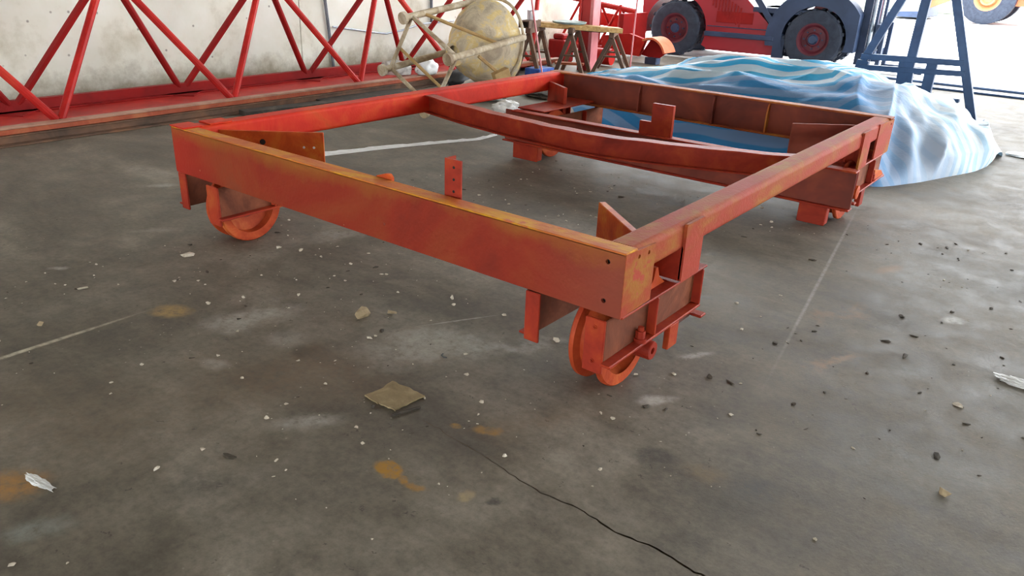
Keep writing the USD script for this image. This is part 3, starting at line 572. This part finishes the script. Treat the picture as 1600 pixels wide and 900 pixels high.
# second lattice boom lying across at the back
S = thing('lattice_boom', 'red lattice boom section lying across the back beyond the column', 'lattice boom', (-7.2, 12.1, 0))
for (y, z) in ((11.75, .12), (12.45, .12), (12.1, .72)): obj('chord', rod((-8.15, y, z + (.16 if z > .5 else 0)), (-6.75, y, z), .045, 10), m_truss, S)
for k in range(3):
    x = -8.05 + k * .4
    for y in (11.75, 12.45):
        obj('lattice_tube', rod((x, y, .12), (x + .2, 12.1, .84 - k * .02), .024, 8), m_truss, S); obj('lattice_tube', rod((x + .2, 12.1, .84 - k * .02), (x + .4, y, .12), .024, 8), m_truss, S)
obj('end_frame', [cbox(-6.82, -6.74, 11.7, 12.5, .05, .70)], m_trussdk, S)
obj('end_panel', extr(Polygon([(-7.7, .42), (-7.15, .40), (-7.13, .60), (-7.7, .64)]), 'y', 12.54, 12.58), m_truss, S)
Bk = thing('hooked_bracket', 'red channel bracket with curved orange hook end in front of the rear forklift wheel', 'bracket', (-6.1, 11.5, 0))
obj('arm', extr(Polygon([(-6.95, .12), (-6.25, .10), (-6.15, .36), (-6.45, .43), (-6.95, .36)]), 'y', 11.42, 11.50), m_truss, Bk)
arc = [(-5.86 + .30 * math.sin(a) - .12, .06 + .36 * math.cos(a)) for a in np.linspace(-.5, 1.15, 12)]
arci = [(-5.86 + .27 * math.sin(a) - .12, .06 + .33 * math.cos(a)) for a in np.linspace(-.5, 1.15, 12)]
obj('hook', extr(Polygon(arc + arci[::-1]), 'y', 11.25, 11.62), m_ldorange, Bk)
obj('hook_side', extr(Polygon([(-6.25, .12), (-5.95, .07), (-5.78, .20)] + [p for p in arci[::-1]]).buffer(0), 'y', 11.5, 11.52), m_trussdk, Bk)
obj('foot', cbox(-6.12, -5.92, 11.4, 11.55, 0, .1), m_fldark, Bk)
obj('axle_drum', lathe([(0, 0), (0, .12), (.5, .12), (.5, 0)], (1, .1, 0), (-6.75, 10.55, .14), 24), m_truss, label='red drum lying on the floor behind the right trestle', cat='drum')
obj('gear_case', [cbox(-7.25, -6.95, 10.3, 10.6, 0, .34, .02), cbox(-7.2, -7.0, 10.35, 10.55, .34, .42, .02)], m_trussdk, label='dark red gear case on the floor between the trestles', cat='gear case')

# ================================================================ tarpaulin heap
def tarp():
    fr = [(-5.92, 9.05), (-5.3, 8.2), (-4.7, 7.2), (-4.0, 6.60), (-3.1, 6.64), (-2.3, 6.66), (-1.75, 6.45), (-1.32, 6.17), (-1.09, 6.49), (-.92, 6.93), (-.76, 7.40), (-.72, 7.7)]
    rg = [(-5.88, 9.25, .04), (-5.5, 9.25, .10), (-5.0, 9.0, .20), (-4.2, 8.5, .36), (-3.75, 8.1, .49), (-3.04, 8.0, .605), (-2.5, 8.0, .61), (-2.1, 8.0, .58), (-1.72, 8.0, .50), (-1.36, 8.0, .41), (-.98, 8.0, .25), (-.70, 8.0, .06)]
    bk = [(-5.85, 9.40), (-5.4, 9.5), (-4.8, 9.65), (-4.2, 9.8), (-3.7, 9.5), (-3.0, 9.3), (-2.5, 9.2), (-2.1, 9.1), (-1.7, 9.0), (-1.3, 8.9), (-.95, 8.6), (-.68, 8.2)]
    S_ = np.linspace(0, 1, 12); NS, NT = 260, 150; s = np.linspace(0, 1, NS)
    from scipy.interpolate import PchipInterpolator as PI_
    fr, rg, bk = (PI_(S_, np.array(a))(s) for a in (fr, rg, bk))
    P_ = np.zeros((NS, NT, 3)); nt1 = int(NT * .62)
    for j in range(NT):
        if j < nt1:
            t = j / (nt1 - 1); xy = fr + (rg[:, :2] - fr) * t; z = rg[:, 2] * (1 - (1 - t) ** 2.6) ** .8
        else:
            t = 1 - (j - nt1 + 1) / (NT - nt1); xy = bk + (rg[:, :2] - bk) * t; z = rg[:, 2] * (1 - (1 - t) ** 2.2)
        P_[:, j, :2] = xy; P_[:, j, 2] = z
    arc = np.concatenate([np.zeros((NS, 1)), np.cumsum(np.linalg.norm(np.diff(P_, axis=1), axis=2), 1)], 1); arc -= arc[:, [nt1 - 1]]
    sx = np.broadcast_to(s[:, None], (NS, NT))
    right = np.clip((sx - .58) / .18, 0, 1)
    xw = P_[..., 0]; yw = P_[..., 1]
    rid = lambda a: 1 - np.abs(2 * a - 1)
    f1 = rid(meshkit.fbm(np.stack([xw * .8, arc * 2.6 + xw * .5, 0 * xw], -1) + 20, 2, 1))
    f2 = rid(meshkit.fbm(np.stack([xw * 4.2 + arc * 1.0, arc * 1.1, 0 * xw], -1) + 30, 2, 2))
    f3 = rid(meshkit.fbm(np.stack([xw * 1.2 + yw * .8, arc * 1.6 - xw, 0 * xw], -1) + 9, 3, 4))
    dz = (f1 - .55) * .10 * (1 - right) + (f2 - .55) * .18 * right + (f3 - .5) * .07
    hh = P_[..., 2]; env = np.clip(hh / .12, 0, 1)
    nrm = np.cross(np.gradient(P_, axis=0), np.gradient(P_, axis=1)); nrm /= np.maximum(np.linalg.norm(nrm, axis=2, keepdims=True), 1e-9)
    nrm *= np.sign(nrm[..., 2:3] + 1e-9)
    P_ = P_ + nrm * (dz * env)[..., None]; P_[..., 2] = np.maximum(P_[..., 2], .004)
    P_[:, 0, 2] = 0; P_[:, -1, 2] = 0
    inside = P_[..., 1] < 5.97
    idx = np.arange(NS * NT).reshape(NS, NT)
    Fq = np.stack([idx[:-1, :-1], idx[1:, :-1], idx[1:, 1:], idx[:-1, 1:]], -1).reshape(-1, 4)
    F3_ = np.vstack([Fq[:, [0, 1, 2]], Fq[:, [0, 2, 3]]])
    m = trimesh.Trimesh(P_.reshape(-1, 3), F3_, process=False)
    if m.face_normals[:, 2].mean() < 0: m.faces = m.faces[:, ::-1]
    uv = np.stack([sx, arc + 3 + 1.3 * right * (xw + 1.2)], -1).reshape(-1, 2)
    return m, uv
tm, tuv = tarp()
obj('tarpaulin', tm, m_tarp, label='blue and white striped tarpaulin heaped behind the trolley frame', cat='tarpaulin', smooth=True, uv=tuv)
obj('tarp_corner', lump((-.52, 8.35, 0), (.16, .1, .02), .3, 4, 3), m_white, label='small loose white plastic scrap beside the right end of the tarpaulin', cat='plastic scrap')

# ================================================================ dark A-frame
A = thing('a_frame_rack', 'dark steel A-frame rack with blue glare in its colour standing behind the tarpaulin', 'steel frame', (-1.8, 9.76, 0))
YA = 9.76; AK = 0
def ab(name, p, q, w, h=.05): global AK; AK += 1; return obj(name, bar((p[0], YA, p[1]), (q[0], YA, q[1]), w, h + .004 * AK, (0, 1, 0)), m_glaresteel, A)
ab('left_post', (-2.50, 0), (-2.42, .55), .13); ab('left_post', (-2.42, .55), (-1.95, 1.75), .085)
ab('middle_post', (-1.935, .0), (-1.90, 1.75), .095); ab('middle_brace', (-1.93, .2), (-1.96, .60), .16)
ab('right_post', (-1.165, 0), (-1.80, 1.75), .085); ab('short_post', (-1.70, .16), (-1.70, .60), .105)
ab('cross_bar', (-2.45, .595), (-1.40, .625), .062); ab('cross_bar', (-2.45, .475), (-1.36, .52), .055); ab('foot_bar', (-1.72, .22), (-1.35, .235), .04)
ab('top_bar', (-2.05, 1.75), (-1.72, 1.75), .08)
for xx in (-2.5, -1.165): obj('base', cbox(xx - .06, xx + .06, YA - .35, YA + .35, 0, .03), m_glaresteel, A)

# ================================================================ forklift
FO = np.array([-6.46, 13.0, 0]); fa = math.radians(5)
K_ = thing('forklift', 'big red and black forklift parked at the open side of the hall', 'forklift', tuple(FO))
RF = trimesh.transformations.rotation_matrix(fa, [0, 0, 1]); RF[:3, 3] = FO
def fk(name, m, mt, parent=None, **k):
    if isinstance(m, list): m = trimesh.util.concatenate(m)
    m = m.copy(); m.apply_transform(RF); return obj(name, m, mt, parent or K_, **k)
def tyre(x, y, w, R, name='tyre', rimm=None):
    pr = [(0, R * .56), (-.005, R * .6), (-.012, R * .8), (0, R * .93), (.03, R), (w - .03, R), (w, R * .93), (w + .01, R * .8), (w, R * .56)]
    t = fk(name, lathe(pr, (0, 1, 0), (x, y, R), 48), m_tyre)
    lugs = []
    for k in range(26):
        a = k * 2 * math.pi / 26; c = np.array([x + math.cos(a) * (R + .004), y + w * (.27 if k % 2 else .73), R + math.sin(a) * (R + .004)])
        lugs.append(bar(c - np.array([0, w * .24, 0]), c + np.array([0, w * .24, 0]), .05, .03, (math.cos(a), 0, math.sin(a))))
    fk('tread', lugs, m_tyre, t)
    rm = fk('rim', lathe([(.03, 0), (.03, R * .2), (.06, R * .25), (.07, R * .42), (.02, R * .5), (.01, R * .57), (.05, R * .57), (w * .6, R * .5)], (0, 1, 0), (x, y, R), 40), m_rim, t)
    fk('hub', lathe([(-.02, 0), (-.02, R * .13), (.05, R * .2)], (0, 1, 0), (x, y, R), 24), m_fldark, rm)
    for k in range(8):
        a = k * math.pi / 4; fk('wheel_nut', rod((x + .32 * R * math.cos(a), y + .035, R + .32 * R * math.sin(a)), (x + .32 * R * math.cos(a), y + .06, R + .32 * R * math.sin(a)), .014, 6), m_fldark, rm)
for y in (0, 1.15): tyre(0, y, .28, .45)
for y in (-.03, 1.12): tyre(2.36, y, .34, .45)
arch = Point(0, .45).buffer(.56, 24)
side = Polygon([(-.62, .35), (-.66, 1.15), (-.4, 1.42), (.95, 1.42), (1.22, .98), (1.74, .52), (1.74, .15), (.60, .17), (.3, .3)]).difference(arch)
body = fk('body', extr(side, 'y', .03, 1.40), m_flred)
fk('vent', [cbox(.62 + k * .055, .645 + k * .055, .015, .032, .86 - k * .035, 1.12 - k * .03) for k in range(10)], m_trussdk, body, label='dark slotted vent')
fk('vent_panel', cbox(.72, 1.35, .018, .032, .60, .78), m_trussdk, body)
fk('step', cbox(.56, 1.74, -.03, .05, .37, .45, .01), m_fldark)
fk('trim_line', cbox(.58, 1.74, .015, .032, .525, .54), m_fldark, body)
fk('side_skirt', extr(Polygon([(.58, .14), (1.80, .14), (1.80, .37), (.58, .37)]), 'y', .06, 1.36), m_flred)
fk('pillar', extr(Polygon([(.98, 1.42), (1.10, 1.42), (1.92, .42), (1.92, .12), (1.74, .12), (1.74, .50)]), 'y', .0, .09), m_fldark)
fk('fender', extr(Point(2.36, .45).buffer(.76, 24).difference(Point(2.36, .45).buffer(.50, 24)).intersection(sbox(1.6, .30, 3.0, 1.3)), 'y', -.02, .36), m_fldark)
fk('chassis', extr(Polygon([(1.70, .12), (2.0, .12), (2.95, .40), (2.95, .80), (2.0, .88), (1.4, .88), (1.70, .5)]), 'y', .36, 1.12), m_fldark)
fk('cab_floor', cbox(1.32, 2.3, .03, 1.4, .80, .88), m_fldark)
fk('seat', [cbox(1.0, 1.45, .5, .95, 1.42, 1.52, .03), cbox(.95, 1.08, .5, .95, 1.5, 2.0, .03)], m_fldark)
for y in (.06, 1.34):
    for x0, x1 in ((.75, .70), (2.55, 2.2)): fk('cab_post', bar((x0, y, .88 if x0 > 2 else 1.42), (x1, y, 2.25), .07, .07), m_fldark)
fk('cab_roof', cbox(.6, 2.3, .0, 1.4, 2.25, 2.33, .02), m_fldark)
fk('front_cowl', extr(Polygon([(2.2, .86), (2.75, .80), (2.6, 1.25), (2.4, 1.25)]), 'y', .3, 1.15), m_flred)
for y in (.32, 1.02):
    fk('mast_rail', cbox(2.98, 3.10, y, y + .08, .1, 2.9), m_fldark); fk('mast_rail', cbox(3.11, 3.22, y + .01, y + .07, .1, 2.9), m_fldark)
    fk('lift_cylinder', rod((3.16, y - .06, .15), (3.16, y - .06, 2.4), .03, 12), m_silver)
for z in (.25, 1.3, 2.8): fk('mast_cross', cbox(3.0, 3.08, .36, 1.06, z, z + .12), m_fldark)
fk('carriage', [cbox(3.24, 3.30, .1, 1.35, .22, .34), cbox(3.24, 3.30, .1, 1.35, .62, .74)], m_fldark)
for y in (.3, 1.0): fk('fork', [cbox(3.30, 3.36, y, y + .12, .05, .74), cbox(3.30, 4.0, y, y + .12, .04, .085)], m_fldark)

# ================================================================ loader outside
LO = thing('wheel_loader', 'orange wheel loader parked outside in the bright yard', 'loader', (-4.2, 31, 0))
def ltyre(x, y):
    R = .82
    t = obj('tyre', lathe([(0, R * .5), (-.02, R * .8), (.05, R), (.45, R), (.5, R * .8), (.5, R * .5)], (0, 1, 0), (x, y, R), 40), m_tyre, LO)
    obj('rim', lathe([(.12, 0), (.12, R * .18), (.02, R * .22), (.02, R * .28), (.16, R * .33), (.02, R * .5), (.1, R * .5)], (0, 1, 0), (x, y, R), 36), m_ldorange, t)
for x in (-4.25, -1.4):
    for y in (31, 32.7): ltyre(x, y)
obj('rear_body', extr(Polygon([(-3.1, .6), (-2.2, .45), (-.3, .6), (-.2, 1.9), (-2.0, 2.1), (-3.2, 1.6)]), 'y', 31.15, 32.9), m_ldorange, LO)
obj('front_frame', extr(Polygon([(-5.0, .6), (-3.2, .6), (-3.2, 1.5), (-4.6, 1.6)]), 'y', 31.5, 32.6), m_ldorange, LO)
obj('cab', extr(Polygon([(-3.1, 1.6), (-1.8, 2.0), (-1.9, 3.3), (-2.9, 3.3)]), 'y', 31.4, 32.7), m_fldark, LO)
obj('lift_arm', bar((-3.5, 31.4, 1.7), (-6.1, 31.4, .5), .25, .3), m_ldorange, LO)
obj('bucket', extr(Polygon([(-6.0, .1), (-7.2, .1), (-7.25, .16), (-6.2, .25), (-6.0, 1.1), (-6.1, 1.15)]).buffer(.03), 'y', 30.9, 33.0), m_fldark, LO)

# ================================================================ small things on the floor
r = np.random.default_rng(4)
cc = [(-1.876, 1.624), (-1.802, 1.616), (-1.77, 1.626), (-1.721, 1.626), (-1.719, 1.68), (-1.71, 1.764), (-1.789, 1.767), (-1.874, 1.76), (-1.865, 1.693)]
edge = []
for (p, q) in zip(cc, cc[1:] + cc[:1]):
    for t in np.linspace(0, 1, 6, endpoint=False): edge.append(np.array(p) + (np.array(q) - np.array(p)) * t + r.normal(0, .0016, 2))
cp = Polygon(edge).buffer(0)
cm = extr(cp, 'z', .002, .008)
obj('cardboard', cm, m_card, label='square brown cardboard piece lying in the foreground', cat='cardboard', smooth=False)
obj('stick', bar((-1.707, 1.596, .006), (-1.669, 1.701, .006), .010, .008), m_dark, label='short grey stick beside the cardboard piece', cat='stick')
ss = [(-2.397, 2.077, .045, .035, .03, 't', 'large tan stone lump in front of the front beam'), (-2.318, 2.185, .028, .018, .012, 't', 'flat tan chip right of the large tan stone lump'),
      (-3.604, 1.962, .04, .02, .016, 'p', 'pale flat stone in front of the left wheel'), (-.098, 2.418, .024, .018, .014, 't', 'tan stone alone in the right foreground'),
      (-2.029, .912, .013, .010, .010, 'p', 'white stone chip in the lower left foreground'), (-2.225, 2.491, .013, .012, .014, 'p', 'round white pebble under the front beam'),
      (-1.607, 2.463, .02, .015, .012, 'p', 'pale stone between the right front wheel and the inner channel'), (-.154, 3.05, .032, .018, .008, 'p', 'pale yellow flake on the grey floor at right'),
      (-3.361, 2.353, .018, .014, .01, 'p', 'pale stone right of the left front wheel'), (-3.246, 2.408, .018, .012, .01, 'p', 'pale stone second right of the left front wheel'),
      (-1.531, 1.875, .012, .010, .006, 'p', 'white dot of plaster right of the cardboard piece'), (-3.313, 1.121, .018, .015, .014, 't', 'grey stone above the white paint line at left'),
      (-.974, 2.612, .014, .010, .010, 'd', 'dark scrap bit by the right front wheel'), (-.89, 2.63, .03, .006, .006, 'd', 'dark thin splinter by the right front wheel'),
      (-.645, 2.636, .012, .008, .008, 'd', 'dark pebble right of the front wheel'), (-1.995, 2.86, .02, .014, .014, 'p', 'pale stone inside the frame by the bolt plate'),
      (-1.748, 1.47, .010, .008, .006, 'p', 'white chip below the cardboard piece'), (-1.80, 1.595, .012, .009, .009, 'd', 'grey pebble at the lower left edge of the cardboard piece'),
      (-2.17, 2.44, .012, .01, .01, 'p', 'small white pebble below the round pebble'), (-3.56, 1.409, .03, .018, .008, 'p', 'pale flake at the far left of the floor'), (-3.0, 1.7, .014, .01, .008, 'p', 'small white chip near the tan floor patch')]
for k, (x, y, a, b, c, t, lab) in enumerate(ss):
    obj('stone', rock((x, y, 0), (a, b, c), 100 + k), {'t': m_tan, 'p': m_stone, 'd': m_dark}[t], label=lab, cat='stone', smooth=False)
def strip(pts, w, h):
    pts = np.array(pts); V, Fc = [], []
    t = np.gradient(pts, axis=0); nn = np.stack([-t[:, 1], t[:, 0]], 1); nn /= np.linalg.norm(nn, axis=1)[:, None]
    k = len(pts); rr2 = np.random.default_rng(5)
    m = []
    for i in range(k - 1):
        pass
    ww = np.broadcast_to(w, (k,))
    prof = [(-1, 0), (-.5, .7), (0, .25), (.45, 1), (1, 0)]
    for i in range(k):
        for a, z in prof: V.append((*(pts[i] + nn[i] * a * ww[i]), .002 + h * z * rr2.uniform(.5, 1.2)))
    for i in range(k - 1):
        for j in range(4):
            a, b = i * 5 + j, i * 5 + j + 5; Fc += [(a, b, b + 1), (a, b + 1, a + 1)]
    mm = trimesh.Trimesh(V, Fc, process=False)
    if mm.face_normals[:, 2].mean() < 0: mm.invert()
    return mm
tt = np.linspace(0, 1, 40)
line = np.array([(-4.81 + (1 - (1 - a)) * .0, 0) for a in tt])
lp = np.stack([np.interp(tt, [0, .3, .55, .8, 1], [-4.88, -4.70, -4.53, -4.36, -4.37]), np.interp(tt, [0, .3, .55, .8, 1], [3.78, 4.35, 4.80, 5.20, 5.46])], 1)
obj('plastic_strip', strip(lp, np.interp(tt, [0, .4, 1], [.07, .05, .025]), .012), m_white, label='white plastic sheet strip lying on the floor inside the frame', cat='plastic strip', smooth=60)
obj('plastic_bag', lump((-4.93, 6.33, 0), (.15, .12, .09), .4, 8, 3), m_white, label='crumpled white plastic bag under the left beam near the back', cat='bag')
obj('paper', lump((-.005, 3.40, 0), (.085, .03, .012), .8, 6, 3, freq=3.5, rot=-.05), m_white, label='crumpled white paper strip at the right edge of the floor', cat='paper')
obj('plaster_flake', lump((-2.235, .655, 0), (.06, .013, .007), .75, 7, 3, freq=3.5, rot=.15), m_white, label='long white plaster flake at the left edge of the foreground', cat='flake')
obj('wire_bit', tube([(-1.885, 2.055, .003), (-1.88, 2.04, .004), (-1.865, 2.035, .003), (-1.85, 2.04, .003)], .0025, 6), m_black, label='tiny curved black wire on the white dusty patch', cat='wire')
# uncountable crumbs
cr, dk = [], []
r = np.random.default_rng(11)
for k in range(1100):
    x, y = r.uniform(-3.9, .5), r.uniform(.3, 5.2)
    if meshkit.noise(np.array([x * 1.3, y * 1.3, 0]), 3) < r.uniform(.2, .75): continue
    s_ = .0028 + .009 * r.random() ** 2.5
    dark = r.random() < (.75 if x > -1.0 and y > 2.2 else .2)
    if dark: dk.append(rock((x, y, 0), (s_ * r.uniform(1.2, 2.8), s_ * 1.1, s_ * .5), 1000 + k))
    else: cr.append(rock((x, y, 0), (s_ * r.uniform(.8, 1.8), s_, s_ * .6), 1000 + k))
obj('floor_crumbs', cr, m_stone, label='tiny pale crumbs of plaster scattered over the concrete floor', cat='debris', kind='stuff', smooth=False)
obj('dark_crumbs', dk, m_dark, label='tiny dark crumbs of dirt scattered over the concrete floor', cat='debris', kind='stuff', smooth=False)
